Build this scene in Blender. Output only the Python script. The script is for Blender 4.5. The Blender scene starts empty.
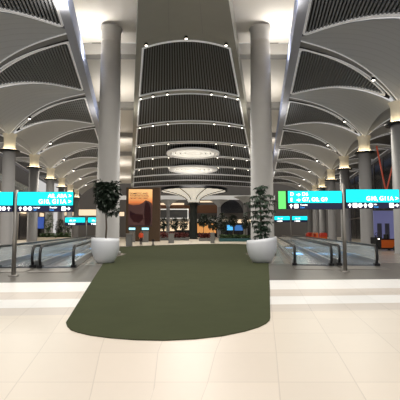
import bpy, bmesh, math, random
from mathutils import Vector, Matrix
random.seed(7)
C = bpy.context.scene.collection
PI = math.pi
EYE = 1.6
PITCH = math.atan(32/400.0)
cp, sp = math.cos(PITCH), math.sin(PITCH)

# ------------------------------------------------------------------ helpers
def at(px, py, Y):
    """world point seen at picture position (px,py) standing at distance Y"""
    dx = (px-200)/400.0; dy = (200-py)/400.0
    fy = cp - dy*sp; fz = sp + dy*cp
    k = Y/fy
    return Vector((dx*k, Y, EYE+fz*k))
def on_floor(px, py):
    dy = (200-py)/400.0
    fy = cp - dy*sp; fz = sp + dy*cp
    k = -EYE/fz
    return Vector(((px-200)/400.0*k, fy*k, 0))
def srgb(r, g, b):
    f = lambda c: (c/255/12.92) if c/255 <= .04045 else ((c/255+.055)/1.055)**2.4
    return (f(r), f(g), f(b), 1)

def mat(name, col, rough=.6, metal=0, emit=None, es=0, spec=.5, noise=0, nscale=8, bump=0, alpha=None, trans=0):
    m = bpy.data.materials.new(name); m.use_nodes = True
    nt = m.node_tree; b = nt.nodes['Principled BSDF']
    b.inputs['Base Color'].default_value = col
    b.inputs['Roughness'].default_value = rough
    b.inputs['Metallic'].default_value = metal
    b.inputs['Specular IOR Level'].default_value = spec
    if trans: b.inputs['Transmission Weight'].default_value = trans
    if alpha is not None: b.inputs['Alpha'].default_value = alpha
    if emit:
        b.inputs['Emission Color'].default_value = emit; b.inputs['Emission Strength'].default_value = es
    if noise or bump:
        tc = nt.nodes.new('ShaderNodeTexCoord'); n = nt.nodes.new('ShaderNodeTexNoise')
        n.inputs['Scale'].default_value = nscale; n.inputs['Detail'].default_value = 4
        nt.links.new(tc.outputs['Object'], n.inputs['Vector'])
        if noise:
            mx = nt.nodes.new('ShaderNodeMix'); mx.data_type = 'RGBA'; mx.blend_type = 'MIX'
            lo = tuple(c*(1-noise) for c in col[:3])+(1,); hi = tuple(min(1, c*(1+noise)) for c in col[:3])+(1,)
            mx.inputs[6].default_value = lo; mx.inputs[7].default_value = hi
            nt.links.new(n.outputs['Fac'], mx.inputs[0]); nt.links.new(mx.outputs[2], b.inputs['Base Color'])
        if bump:
            bp = nt.nodes.new('ShaderNodeBump'); bp.inputs['Strength'].default_value = bump; bp.inputs['Distance'].default_value = .02
            nt.links.new(n.outputs['Fac'], bp.inputs['Height']); nt.links.new(bp.outputs['Normal'], b.inputs['Normal'])
    return m

def tile_mat(name, col, joint, rough=.36, var=.04, jw=.008):
    """stone tiles following the mesh's own UV grid: one tile per UV unit"""
    m = bpy.data.materials.new(name); m.use_nodes = True
    nt = m.node_tree; N = nt.nodes; L = nt.links; b = N['Principled BSDF']
    uv = N.new('ShaderNodeTexCoord'); sep = N.new('ShaderNodeSeparateXYZ'); L.new(uv.outputs['UV'], sep.inputs[0])
    def mth(op, a, bb=None):
        n = N.new('ShaderNodeMath'); n.operation = op
        for i, v in enumerate((a, bb)):
            if v is None: continue
            if isinstance(v, (int, float)): n.inputs[i].default_value = v
            else: L.new(v, n.inputs[i])
        return n.outputs[0]
    ds = []
    for k in (0, 1):
        fr = mth('FRACT', sep.outputs[k]); ds.append(mth('MINIMUM', fr, mth('SUBTRACT', 1.0, fr)))
    jm = mth('LESS_THAN', mth('MINIMUM', ds[0], ds[1]), jw)
    fl = N.new('ShaderNodeCombineXYZ')
    L.new(mth('FLOOR', sep.outputs[0]), fl.inputs[0]); L.new(mth('FLOOR', sep.outputs[1]), fl.inputs[1])
    wn = N.new('ShaderNodeTexWhiteNoise'); wn.noise_dimensions = '2D'; L.new(fl.outputs[0], wn.inputs['Vector'])
    no = N.new('ShaderNodeTexNoise'); no.inputs['Scale'].default_value = 5; no.inputs['Detail'].default_value = 5
    L.new(uv.outputs['UV'], no.inputs['Vector'])
    fac = mth('ADD', mth('MULTIPLY', wn.outputs['Value'], .6), mth('MULTIPLY', no.outputs['Fac'], .4))
    mx = N.new('ShaderNodeMix'); mx.data_type = 'RGBA'
    mx.inputs[6].default_value = tuple(c*(1-var) for c in col[:3])+(1,); mx.inputs[7].default_value = tuple(min(1, c*(1+var)) for c in col[:3])+(1,)
    L.new(fac, mx.inputs[0])
    m2 = N.new('ShaderNodeMix'); m2.data_type = 'RGBA'; m2.inputs[7].default_value = joint
    L.new(jm, m2.inputs[0]); L.new(mx.outputs[2], m2.inputs[6]); L.new(m2.outputs[2], b.inputs['Base Color'])
    b.inputs['Roughness'].default_value = rough
    b.inputs['Specular IOR Level'].default_value = .4
    return m

def stripe_mat(name, c1, c2, axis, scale, rough=.6, metal=0, coord='Object'):
    m = bpy.data.materials.new(name); m.use_nodes = True
    nt = m.node_tree; N = nt.nodes; L = nt.links; b = N['Principled BSDF']
    tc = N.new('ShaderNodeTexCoord'); sep = N.new('ShaderNodeSeparateXYZ'); L.new(tc.outputs[coord], sep.inputs[0])
    a = N.new('ShaderNodeMath'); a.operation = 'MULTIPLY'; a.inputs[1].default_value = scale; L.new(sep.outputs[axis], a.inputs[0])
    f = N.new('ShaderNodeMath'); f.operation = 'FRACT'; L.new(a.outputs[0], f.inputs[0])
    g = N.new('ShaderNodeMath'); g.operation = 'LESS_THAN'; g.inputs[1].default_value = .14; L.new(f.outputs[0], g.inputs[0])
    mx = N.new('ShaderNodeMix'); mx.data_type = 'RGBA'; mx.inputs[6].default_value = c1; mx.inputs[7].default_value = c2
    L.new(g.outputs[0], mx.inputs[0]); L.new(mx.outputs[2], b.inputs['Base Color'])
    b.inputs['Roughness'].default_value = rough; b.inputs['Metallic'].default_value = metal
    return m

class MB:
    def __init__(s): s.v = []; s.f = []; s.mi = []; s.smooth = []
    def add(s, vs, fs, smooth=False, mi=0):
        o = len(s.v); s.v += [tuple(v) for v in vs]
        for f in fs: s.f.append(tuple(o+i for i in f)); s.smooth.append(smooth); s.mi.append(mi)
        return s
    def box(s, c, d, rz=0, rx=0, mi=0):
        M = Matrix.Translation(c) @ Matrix.Rotation(rz, 4, 'Z') @ Matrix.Rotation(rx, 4, 'X')
        vs = [M @ Vector((sx*d[0]/2, sy*d[1]/2, sz*d[2]/2)) for sx in (-1, 1) for sy in (-1, 1) for sz in (-1, 1)]
        return s.add(vs, [(0, 1, 3, 2), (4, 6, 7, 5), (0, 4, 5, 1), (2, 3, 7, 6), (0, 2, 6, 4), (1, 5, 7, 3)], mi=mi)
    def lathe(s, prof, n=32, c=(0, 0, 0), cap=True, mi=0):
        vs = []; fs = []
        for (r, z) in prof:
            for k in range(n):
                a = 2*PI*k/n; vs.append((c[0]+r*math.cos(a), c[1]+r*math.sin(a), c[2]+z))
        for i in range(len(prof)-1):
            for k in range(n):
                fs.append((i*n+k, i*n+(k+1) % n, (i+1)*n+(k+1) % n, (i+1)*n+k))
        if cap:
            if prof[0][0] > 1e-4: fs.append(tuple(range(n))[::-1])
            if prof[-1][0] > 1e-4: fs.append(tuple(range((len(prof)-1)*n, len(prof)*n)))
        return s.add(vs, fs, True, mi)
    def tube(s, pts, r, n=8, mi=0):
        pts = [Vector(p) for p in pts]; rings = []
        rr = r if isinstance(r, (list, tuple)) else [r]*len(pts)
        for i, p in enumerate(pts):
            t = (pts[min(i+1, len(pts)-1)]-pts[max(i-1, 0)]).normalized()
            up = Vector((0, 0, 1)) if abs(t.z) < .95 else Vector((1, 0, 0))
            a = t.cross(up).normalized(); b = a.cross(t).normalized()
            rings.append([p+(a*math.cos(2*PI*k/n)+b*math.sin(2*PI*k/n))*rr[i] for k in range(n)])
        vs = [v for q in rings for v in q]; fs = []
        for i in range(len(pts)-1):
            for k in range(n): fs.append((i*n+k, i*n+(k+1) % n, (i+1)*n+(k+1) % n, (i+1)*n+k))
        fs.append(tuple(range(n))[::-1]); fs.append(tuple(range((len(pts)-1)*n, len(pts)*n)))
        return s.add(vs, fs, True, mi)
    def strip(s, A, B, smooth=True, mi=0):
        n = len(A)
        return s.add(list(A)+list(B), [(i, i+1, n+i+1, n+i) for i in range(n-1)], smooth, mi)
    def poly(s, pts, mi=0): return s.add(pts, [tuple(range(len(pts)))], mi=mi)
    def prism(s, pts, z0, z1, mi=0):
        n = len(pts)
        vs = [(p[0], p[1], z0) for p in pts]+[(p[0], p[1], z1) for p in pts]
        fs = [tuple(range(n))[::-1], tuple(range(n, 2*n))]+[(i, (i+1) % n, n+(i+1) % n, n+i) for i in range(n)]
        return s.add(vs, fs, mi=mi)
    def build(s, name, m, parent=None, loc=None):
        me = bpy.data.meshes.new(name); me.from_pydata(s.v, [], s.f)
        for p, sm, mi in zip(me.polygons, s.smooth, s.mi): p.use_smooth = sm; p.material_index = mi
        for mm in (m if isinstance(m, (list, tuple)) else [m]): me.materials.append(mm)
        bm = bmesh.new(); bm.from_mesh(me); bmesh.ops.recalc_face_normals(bm, faces=bm.faces); bm.to_mesh(me); bm.free()
        o = bpy.data.objects.new(name, me); C.objects.link(o)
        if parent: o.parent = parent
        if loc is not None: o.location = loc
        return o

def tag(o, label=None, cat=None, group=None, kind=None):
    if label: o['label'] = label
    if cat: o['category'] = cat
    if group: o['group'] = group
    if kind: o['kind'] = kind
    return o
def thing(name, label, cat, loc=(0, 0, 0), rz=0, group=None):
    o = bpy.data.objects.new(name, None); C.objects.link(o); o.empty_display_size = .2
    o.location = loc; o.rotation_euler = (0, 0, rz)
    return tag(o, label, cat, group)
def struct(name):
    o = bpy.data.objects.new(name, None); C.objects.link(o); o['kind'] = 'structure'; return o
def kids(o): return [c for c in bpy.data.objects if c.parent == o]
def dup(o, loc=None, rz=None, label=None, parent=None, sc=None):
    c = o.copy(); C.objects.link(c)
    if parent: c.parent = parent
    for ch in kids(o): dup(ch, parent=c)
    if loc is not None: c.location = loc
    if rz is not None: c.rotation_euler = (0, 0, rz)
    if sc is not None: c.scale = (sc, sc, sc)
    if label: c['label'] = label
    return c
ORD = ['nearest', 'second', 'third', 'fourth', 'fifth', 'sixth', 'seventh', 'eighth', 'ninth']

# ------------------------------------------------------------------ materials
M = {}
M['shell'] = stripe_mat('shell plaster', srgb(182, 186, 192), srgb(173, 177, 183), 1, 1.6, .55)
M['beam'] = mat('blue tinted beam', srgb(164, 168, 182), .5, noise=.05, nscale=2)  # grey beam, with a tint of blue light put into its colour
M['fascia'] = mat('blue lit fascia', srgb(160, 174, 214), .5, noise=.05, nscale=2)  # blue light on a grey fascia, put into the base colour
M['slat'] = mat('aluminium slats', srgb(118, 121, 126), .45, .2)
M['slatdark'] = mat('centre slats', srgb(100, 104, 108), .5, .2)
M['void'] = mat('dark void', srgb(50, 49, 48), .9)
M['frame'] = mat('pale panel frame', srgb(246, 248, 252), .5, emit=(1, 1, 1, 1), es=.10)  # faint emission added so the frame lines stay bright
M['channel'] = mat('grey channel', srgb(136, 136, 136), .6)
M['centre'] = mat('centre rim', srgb(150, 150, 142), .45, noise=.06, nscale=1)
M['white'] = mat('white ceiling', srgb(236, 231, 224), .7)
M['column'] = mat('grey column', srgb(148, 147, 147), .5, noise=.05, nscale=3)
M['bigcol'] = mat('pale column', srgb(156, 154, 150), .5, noise=.04, nscale=2)
M['drum'] = mat('capital drum', srgb(225, 220, 205), .5)
M['dark'] = mat('dark metal', srgb(32, 32, 34), .4, .5)
M['black'] = mat('black rubber', srgb(16, 16, 17), .35)
M['steel'] = mat('brushed steel', srgb(150, 146, 140), .35, .8)
M['tread'] = stripe_mat('moving tread', srgb(150, 158, 170), srgb(90, 94, 100), 1, 6, .22, .8)
M['skirt'] = mat('skirt steel', srgb(176, 178, 180), .3, .7)
M['glass'] = mat('balustrade glass', srgb(215, 228, 232), .06, alpha=.36)
M['treadglint'] = mat('blue tread reflection', srgb(120, 180, 240), .4, emit=srgb(130, 195, 255), es=.9)  # emission imitating cyan signs mirrored in the treads
M['pot'] = mat('white planter', srgb(226, 228, 232), .35)
M['soil'] = mat('soil', srgb(60, 46, 34), .9, bump=.5, nscale=30)
M['leafdark'] = mat('dark leaf', srgb(28, 42, 28), .55, noise=.35, nscale=6)
M['leafpine'] = mat('pine leaf', srgb(44, 66, 48), .55, noise=.35, nscale=6)
M['leafmid'] = mat('mid leaf', srgb(64, 86, 46), .6, noise=.35, nscale=6)
M['leafred'] = mat('red leaf', srgb(110, 44, 40), .6, noise=.3, nscale=6)
M['bark'] = mat('bark', srgb(84, 74, 62), .8, bump=.4, nscale=20)
M['carpet'] = mat('green carpet', srgb(66, 70, 48), .95, noise=.16, nscale=1.5, bump=.3, spec=.1)
M['cyan'] = mat('cyan screen', srgb(0, 120, 130), .4, emit=srgb(0, 236, 248), es=1.4)
M['green'] = mat('green screen', srgb(30, 100, 40), .4, emit=srgb(120, 245, 125), es=1.0)
M['navy'] = mat('navy strip', srgb(14, 20, 52), .4, emit=srgb(14, 20, 60), es=.5)
M['letter'] = mat('white lettering', srgb(255, 255, 255), .5, emit=(1, 1, 1, 1), es=2.0)
M['bluelet'] = mat('blue lettering', srgb(60, 140, 220), .5, emit=srgb(70, 160, 240), es=1.0)
M['lamp'] = mat('lamp glow', srgb(255, 240, 214), .5, emit=srgb(255, 244, 226), es=9)
M['uplight'] = mat('uplight glow', srgb(255, 230, 180), .5, emit=srgb(255, 232, 190), es=10)
M['disc'] = mat('disc glow', srgb(240, 238, 230), .5, emit=srgb(255, 250, 238), es=.6)
M['brown'] = mat('brown panel', srgb(74, 54, 34), .6, noise=.1, nscale=2)
M['wood'] = mat('timber fascia', srgb(120, 80, 54), .6, noise=.15, nscale=3)
M['grey'] = mat('grey box', srgb(112, 112, 110), .6, noise=.06, nscale=5)
M['cream'] = mat('cream bench', srgb(214, 204, 186), .5)
M['orange'] = mat('orange shell', srgb(216, 100, 30), .45)
M['red'] = mat('red panel', srgb(200, 60, 40), .5)
M['shopdark'] = mat('dark shop glass', srgb(34, 34, 38), .15)
M['shopglow'] = mat('shop glow', srgb(230, 210, 180), .5, emit=srgb(255, 226, 190), es=.9)
M['shoporange'] = mat('amber shop glow', srgb(200, 140, 80), .5, emit=srgb(230, 160, 90), es=.7)
M['shopblue'] = mat('blue shop screen', srgb(30, 90, 150), .5, emit=srgb(90, 190, 250), es=1.1)
M['booth'] = mat('lilac booth', srgb(150, 152, 190), .5, emit=srgb(120, 124, 190), es=.25)
M['facade'] = mat('dark facade glass', srgb(22, 23, 30), .2)
M['wallgrey'] = mat('grey wall', srgb(110, 106, 102), .7, noise=.05, nscale=1)
M['mezz'] = mat('mezzanine fascia', srgb(120, 116, 116), .6)
M['strut'] = mat('red lit strut', srgb(190, 110, 90), .5, emit=srgb(200, 80, 60), es=.3)  # red light on the struts put into colour and emission

# ------------------------------------------------------------------ plan of the hall: two wings splayed from the middle
COLX = {-1: lambda Y: -.184*Y-11.95, 1: lambda Y: .17*Y+10.1}
BEAMX = {-1: lambda Y: -.1816*Y-3.42, 1: lambda Y: .1538*Y+2.14}
XL = lambda Y: -.1763*Y+.3
XR = lambda Y: .1631*Y-1.86
COLY = {-1: [29, 40, 51, 62, 73, 84, 95], 1: [30, 41, 52, 63, 74, 85, 96]}
SPRING, CROWN = 11.3, 14.1
def rise(t): return SPRING+(CROWN-SPRING)*(1-(1-max(0, min(1, t)))**2.9)

# ------------------------------------------------------------------ floor
def floor_slope(a):
    k = [(-99, -.185), (-1.4, -.185), (-.57, -.03), (.2, .165), (99, .165)]
    for (a0, s0), (a1, s1) in zip(k, k[1:]):
        if a <= a1: return s0+(s1-s0)*(a-a0)/(a1-a0)
    return .165
aa = [-60, -30, -15]+[-8+.4*i for i in range(41)]+[12, 20, 35, 60]
rows = [(-14, 0), (2.5, 0), (5.5, 0), (8.1, 1), (8.9, 2), (10, 1), (11.2, 2), (13.3, 3), (20.2, 4), (34, 4), (46, 5), (80, 5), (150, None)]
me = bpy.data.meshes.new('floor'); vs = []; uvs = []
for (Y, _) in rows:
    for a in aa:
        s = floor_slope(a); x = a+s*(max(Y, 2.5)-5.8)
        y = Y+(.075*max(-14, min(10, x)) if 7 < Y < 25 else 0)
        vs.append((x, y, 0)); uvs.append(((a+1.39)/.82, (y-4.42)/1.04))
fs = []; mi = []
n = len(aa)
for i in range(len(rows)-1):
    for k in range(n-1):
        fs.append((i*n+k, i*n+k+1, (i+1)*n+k+1, (i+1)*n+k)); mi.append(rows[i][1])
me.from_pydata(vs, [], fs)
for p, q in zip(me.polygons, mi): p.material_index = q
ul = me.uv_layers.new(name='UVMap')
for lp in me.loops: ul.data[lp.index].uv = uvs[lp.vertex_index]
jt = srgb(214, 201, 186)
for mm in (tile_mat('cream stone tile', srgb(230, 217, 201), jt), tile_mat('beige stone tile', srgb(216, 204, 192), srgb(196, 184, 172)),
           tile_mat('white stone tile', srgb(244, 240, 235), srgb(232, 226, 220)), tile_mat('grey granite tile', srgb(100, 96, 90), srgb(80, 77, 72), .35, .1),
           tile_mat('pale grey tile', srgb(156, 150, 140), srgb(130, 124, 116), .25, .1), tile_mat('far cream tile', srgb(240, 228, 208), jt)):
    me.materials.append(mm)
fl = bpy.data.objects.new('floor', me); C.objects.link(fl); fl['kind'] = 'structure'

# carpet
near = [(66, 323), (67.5, 327), (71, 330.5), (78, 333), (90, 335.8), (110, 338.5), (135, 340.4), (165, 341), (195, 339.5), (222, 336.5), (245, 331.8), (259, 327.5), (266, 324), (269.5, 321), (270.3, 318)]
pts = [on_floor(*p) for p in near]
rt = [(1.30+.1665*(Y-7.4), Y) for Y in (12, 20, 24.5)]+[(3.3, 26.2), (3.3, 29.8)]+[(1.30+.1665*(Y-7.4), Y) for Y in (31.5, 40)]+[(8.4, 50)]
lf = [(-2.39-.191*(Y-7.28), Y) for Y in (12, 20, 24.5)]+[(-5.35, 26.2), (-5.35, 29.8)]+[(-2.39-.191*(Y-7.28), Y) for Y in (31.5, 38)]
far = [(4, 54.5), (0, 54), (-4, 50), (-7, 46), (-8.6, 43)]
out = [(p.x, p.y) for p in pts]+rt+far+lf[::-1]
tag(MB().prism(out, .002, .016).build('carpet', M['carpet']), 'long dark green carpet with rounded near end on pale tiles', 'carpet')

# ------------------------------------------------------------------ side vaults
def lerp(a, b, t): return a+(b-a)*t
def surf(side, t, Y, dz=0, mirror=False):
    xc, xb = COLX[side](Y), BEAMX[side](Y)-side*-.35
    x = xc+(xb-xc)*t if not mirror else xc-(xb-xc)*t
    return Vector((x, Y, rise(t)+dz))
def round_poly(P, rad, k=6):
    out = []; n = len(P)
    for i in range(n):
        p0, p, p1 = Vector(P[i-1]), Vector(P[i]), Vector(P[(i+1) % n])
        a = (p0-p); b = (p1-p); ra = min(rad, a.length*.4); rb = min(rad, b.length*.4)
        A = p+a.normalized()*ra; B = p+b.normalized()*rb
        for j in range(k+1):
            u = j/k; out.append(A*(1-u)**2+p*2*u*(1-u)+B*u*u)
    return out
def densify(P, step):
    out = []
    for i in range(len(P)):
        a, b = P[i], P[(i+1) % len(P)]; m = max(1, int((b-a).length/step))
        for j in range(m): out.append(a.lerp(b, j/m))
    return out
def inset(P, d):
    c = sum(P, Vector((0, 0)))/len(P); area = sum(P[i-1].x*P[i].y-P[i].x*P[i-1].y for i in range(len(P)))
    sg = 1 if area > 0 else -1; out = []
    for i in range(len(P)):
        t = (P[(i+1) % len(P)]-P[i-1]).normalized(); out.append(P[i]+Vector((-t.y, t.x))*sg*d)
    return out
def vault_side(side, nm):
    root = struct('ceiling_'+nm)
    W = 7.6
    for mirror in (False, True):
        for i, Yc in enumerate([COLY[side][0]-11]+COLY[side]):
            # slatted dark panel: triangle on the beam narrowing to the column
            q = [Vector((.55, Yc+.02)), Vector((W*.975, Yc-3.7)), Vector((W*.975, Yc+5.8)), Vector((.55, Yc+.22))]
            P = densify(round_poly([q[0].lerp(q[3], .5), q[1], q[2]], .75), .45)
            S = lambda p, dz=0: surf(side, p.x/W, p.y, dz, mirror)
            b = MB(); nn = 34 if Yc < 60 else 22
            ts = []
            for k in range(nn):
                x = .9+(W*.96-.9)*(k+.5)/nn
                ys = []
                for j in range(len(P)):
                    a, c = P[j-1], P[j]
                    if (a.x-x)*(c.x-x) < 0: ys.append(lerp(a.y, c.y, (x-a.x)/(c.x-a.x)))
                if len(ys) < 2: continue
                y0, y1 = min(ys)+.06, max(ys)-.06
                w = (W*.96-.9)/nn*.5
                v = [S(Vector((xx, yy)), dz) for dz in (.02, .26) for xx in (x-w/2, x+w/2) for yy in (y0, y1)]
                b.add(v, [(0, 1, 3, 2), (4, 6, 7, 5), (0, 4, 5, 1), (2, 3, 7, 6), (0, 2, 6, 4), (1, 5, 7, 3)])
            sl = b.build('slat_panel', M['slat'], root)
            ny = 14
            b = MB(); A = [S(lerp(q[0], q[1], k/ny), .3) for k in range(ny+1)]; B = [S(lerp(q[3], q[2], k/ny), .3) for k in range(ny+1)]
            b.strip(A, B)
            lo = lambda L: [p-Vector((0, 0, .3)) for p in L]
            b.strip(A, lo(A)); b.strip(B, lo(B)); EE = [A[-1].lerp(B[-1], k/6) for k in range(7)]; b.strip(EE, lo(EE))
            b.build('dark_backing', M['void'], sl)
            I = inset(P, .17); b = MB()
            o1 = [S(p, -.03) for p in P]; i1 = [S(p, -.03) for p in I]; o2 = [S(p, .1) for p in P]; i2 = [S(p, .1) for p in I]
            for r0, r1 in ((o1, i1), (o1, o2), (i1, i2)): b.strip(r0+r0[:1], r1+r1[:1])
            b.build('panel_frame', M['frame'], sl)
            # channel rib in front of the panel
            def chan(y0c, y1c, y0b, y1b, dz):
                r0 = []; r1 = []
                for k in range(17):
                    u = k/16; t = u
                    r0.append(surf(side, t, Yc+lerp(y0c, y0b, u), dz, mirror)); r1.append(surf(side, t, Yc+lerp(y1c, y1b, u), dz, mirror))
                return r0, r1
            ch = MB().strip(*chan(-.42, .0, -4.75, -3.6, .10)).build('channel', M['channel'], root)
            b = MB(); b.strip(*chan(-.5, -.42, -4.88, -4.72, -.03));
            for yo, yb in ((-.46, -4.8), (-.02, -3.62)):
                r = [surf(side, k/16, Yc+lerp(yo, yb, k/16), 0, mirror) for k in range(17)]
                b.tube(r, .055, 6)
            b.build('channel_edge', M['frame'], ch)
            # smooth shell from this column to the next, pointed at the beam
            b = MB(); nu, nv = 20, 14; g = []
            for u in range(nu+1):
                t = u/nu; y0 = Yc+lerp(.2, 5.95, t); y1 = Yc+11+lerp(-.5, -4.85, t)
                for v in range(nv+1):
                    w = v/nv; y = lerp(y0, y1, w)
                    bul = (math.sin(PI*w)**.8)*(1-t)**1.3*.75
                    g.append(surf(side, t, y, bul, mirror))
            b.add(g, [(u*(nv+1)+v, u*(nv+1)+v+1, (u+1)*(nv+1)+v+1, (u+1)*(nv+1)+v) for u in range(nu) for v in range(nv)], True)
            b.build('shell', M['shell'], root)
            # rim left beyond the beam end of the panel
            b = MB(); b.strip([surf(side, k/8, Yc+lerp(.12, 5.85, k/8), .02, mirror) for k in range(9)], [surf(side, k/8, Yc+lerp(.22, 6.0, k/8), .02, mirror) for k in range(9)])
            b.strip([surf(side, .97, Yc-4.9+11*k/8, .03, mirror) for k in range(9)], [surf(side, 1.02, Yc-4.9+11*k/8, .03, mirror) for k in range(9)])
            b.build('panel_rim', M['beam'], root)
        # edge beam
        Ys = [14, 40, 70, 106]
        def bx(Y, off):
            x = BEAMX[side](Y)+side*off
            return x if not mirror else 2*COLX[side](Y)-x
        b = MB()
        b.strip([(bx(Y, 0), Y, 13.95) for Y in Ys], [(bx(Y, .55), Y, 13.95) for Y in Ys], False)
        b.build('edge_beam', M['beam'], root)
        b = MB(); b.strip([(bx(Y, 0), Y, 13.95) for Y in Ys], [(bx(Y, 0), Y, 15.3) for Y in Ys], False)
        b.build('beam_fascia', M['fascia'], root)
    return root
vault_side(-1, 'left'); vault_side(1, 'right')

# ------------------------------------------------------------------ centre vault
cv = struct('ceiling_centre')
def cz(u): return 14.3+.75*(1-(2*u-1)**2)
def cpt(u, Y, dz=0): return Vector((lerp(XL(Y), XR(Y), u), Y, cz(u)+dz))
NU = 20
RIBS = [26.6, 37.4, 48.0, 59.0, 70.0, 81.0, 92.0, 103.0, 114]
def arc(Y, u0=0, u1=1, dz=0): return [cpt(lerp(u0, u1, k/NU), Y, dz) for k in range(NU+1)]
MB().strip(arc(12), arc(26.2)).build('soffit_panel', M['centre'], cv)
b = MB()
for u in (0.33, .67): b.strip([cpt(u-.002, Y, -.02) for Y in (12, 26)], [cpt(u+.002, Y, -.02) for Y in (12, 26)])
b.build('soffit_joint', M['channel'], cv)
for i, Y in enumerate(RIBS):
    MB().strip(arc(Y-.5, dz=.0), arc(Y+.5, dz=.0)).build('rib_band', M['centre'], cv)
    if i == len(RIBS)-1: continue
    y0, y1 = Y+.5, RIBS[i+1]-.5
    e = lambda Y: .45/(XR(Y)-XL(Y))
    b = MB()
    for lo in (0, 1):
        f = (lambda Y: (0, e(Y))) if lo == 0 else (lambda Y: (1-e(Y), 1))
        b.strip([cpt(f(y)[0], y) for y in (y0, y1)], [cpt(f(y)[1], y) for y in (y0, y1)])
    b.build('edge_rim', M['centre'], cv)
    E0, E1 = e(y0)+.004, e(y1)+.004
    sb = MB(); ns = 36+4*i
    for k in range(ns):
        f = (k+.5)/ns; w = .48/ns
        v = []
        for dz in (.0, .22):
            for s in (-w/2, w/2):
                for y, E in ((y0+.15, E0), (y1-.15, E1)):
                    wob = .0
                    v.append(cpt(lerp(E, 1-E, f+s), y, dz))
        sb.add(v, [(0, 1, 3, 2), (4, 6, 7, 5), (0, 4, 5, 1), (2, 3, 7, 6), (0, 2, 6, 4), (1, 5, 7, 3)])
    sl = sb.build('slat_panel', M['slatdark'], cv)
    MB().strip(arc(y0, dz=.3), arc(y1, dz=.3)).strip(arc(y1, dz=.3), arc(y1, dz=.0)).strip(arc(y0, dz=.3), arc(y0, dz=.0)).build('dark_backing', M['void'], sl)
    b = MB()
    for (ya, yb, ua, ub) in ((y0+.05, y0+.05, E0, 1-E0), (y1-.05, y1-.05, E1, 1-E1)):
        b.tube(arc(ya, ua, ub, -.03), .075, 6)
    for uu in (0, 1):
        b.tube([cpt(E0 if uu == 0 else 1-E0, y0, -.03), cpt(E1 if uu == 0 else 1-E1, y1, -.03)], .075, 6)
    b.build('panel_frame', M['frame'], sl)
b = MB()
for F in (XL, XR):
    b.strip([(F(Y), Y, 14.3) for Y in (12, 114)], [(F(Y), Y, 16.0) for Y in (12, 114)], False)
b.build('rim_fascia', M['centre'], cv)

# white upper ceiling seen through the gaps
wc = struct('ceiling_upper')
for F, G in ((BEAMX[-1], XL), (XR, BEAMX[1])):
    cuts = [12, 30.5, 31.4, 44, 45, 58, 59, 72, 73, 120]
    for a, c in zip(cuts, cuts[1:]):
        joint = c-a < 2
        z = 16.5 if a < 30 else 16.2
        if joint: 
            MB().box((lerp(F((a+c)/2), G((a+c)/2), .5), (a+c)/2, 16.0), (5.2, c-a, .9)).build('cross_beam', M['bigcol'], wc)
        else:
            MB().strip([(F(Y)-1.2, Y, z) for Y in (a, c)], [(G(Y)+1.2, Y, z) for Y in (a, c)], False).build('white_panel', M['white'], wc)
# ring discs of light under the centre vault
def disc(px, py, R, Y, label):
    p = at(px, py, Y)
    t = thing('ceiling_disc', label, 'ceiling light', (p.x, p.y, p.z), group='glowing ceiling discs')
    for k, (r0, r1) in enumerate(((.0, .28), (.34, .46), (.52, .64), (.7, .80))):
        MB().lathe([(max(R*r0, .001), 0), (max(R*r0, .001), -.12), (R*r1, -.12), (R*r1, 0)], 40, cap=False).build('light_ring', M['disc'], t)
    MB().lathe([(R*.82, .0), (R*.82, -.25), (R, -.25), (R, .05)], 48, cap=False).build('outer_rim', M['frame'], t)
    MB().lathe([(.001, .1), (R, .1)], 48, cap=False).build('backing_plate', M['channel'], t)
disc(193, 153.0, 4.35, 65.0, 'glowing round disc of concentric rings, nearer of the two under the vault')
disc(193, 169.2, 5.1, 83.0, 'glowing round disc of concentric rings, farther of the two, above the mushroom column')

# ------------------------------------------------------------------ columns
def flared(Xf, Y, label, group):
    t = thing('flared_column', label, 'column', (Xf, Y, 0), group=group); t['kind'] = 'thing'
    MB().lathe([(.70, 0), (.70, .02), (.63, .05), (.59, 9.75)], 32).build('shaft', M['column'], t)
    MB().lathe([(.56, 9.75), (.56, 11.0), (.60, 11.25), (.70, 11.5)], 32, cap=False).build('capital_drum', M['drum'], t)
    col = MB().lathe([(.58, 9.72), (.98, 9.72), (1.0, 9.84), (.57, 9.84)], 32, cap=False).build('collar', M['dark'], t)
    MB().lathe([(.64, 9.87), (.9, 9.87)], 32, cap=False).build('uplight_ring', M['uplight'], col)
    return t
first = None
for side, word in ((-1, 'left'), (1, 'right')):
    for i, Y in enumerate(COLY[side]):
        lab = f'grey round column with lit capital, {ORD[i] if side == 1 else ORD[max(0, i-1)]} in view in the {word} row'
        if side == -1 and i == 0: lab = 'grey round column with lit capital just outside the picture before the left row'
        X = COLX[side](Y)
        if first is None: first = flared(X, Y, lab, 'left row of flared columns')
        else:
            o = dup(first, (X, Y, 0), label=lab); o['group'] = f'{word} row of flared columns'
for X, Y, lab in ((-6.45, 28, 'tall pale round column rising behind the bushy potted tree'), (4.36, 28, 'tall pale round column rising behind the tiered pine in a planter')):
    t = thing('giant_column', lab, 'column', (X, Y, 0), group='pair of giant columns'); t['kind'] = 'thing'
    MB().lathe([(.92, 0), (.92, .25), (.82, .27), (.70, 15.2)], 48).build('shaft', M['bigcol'], t)
    MB().lathe([(.70, 15.2), (.70, 16.0), (.74, 16.15), (.8, 16.3)], 48, cap=False).build('flared_top', M['bigcol'], t)
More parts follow.
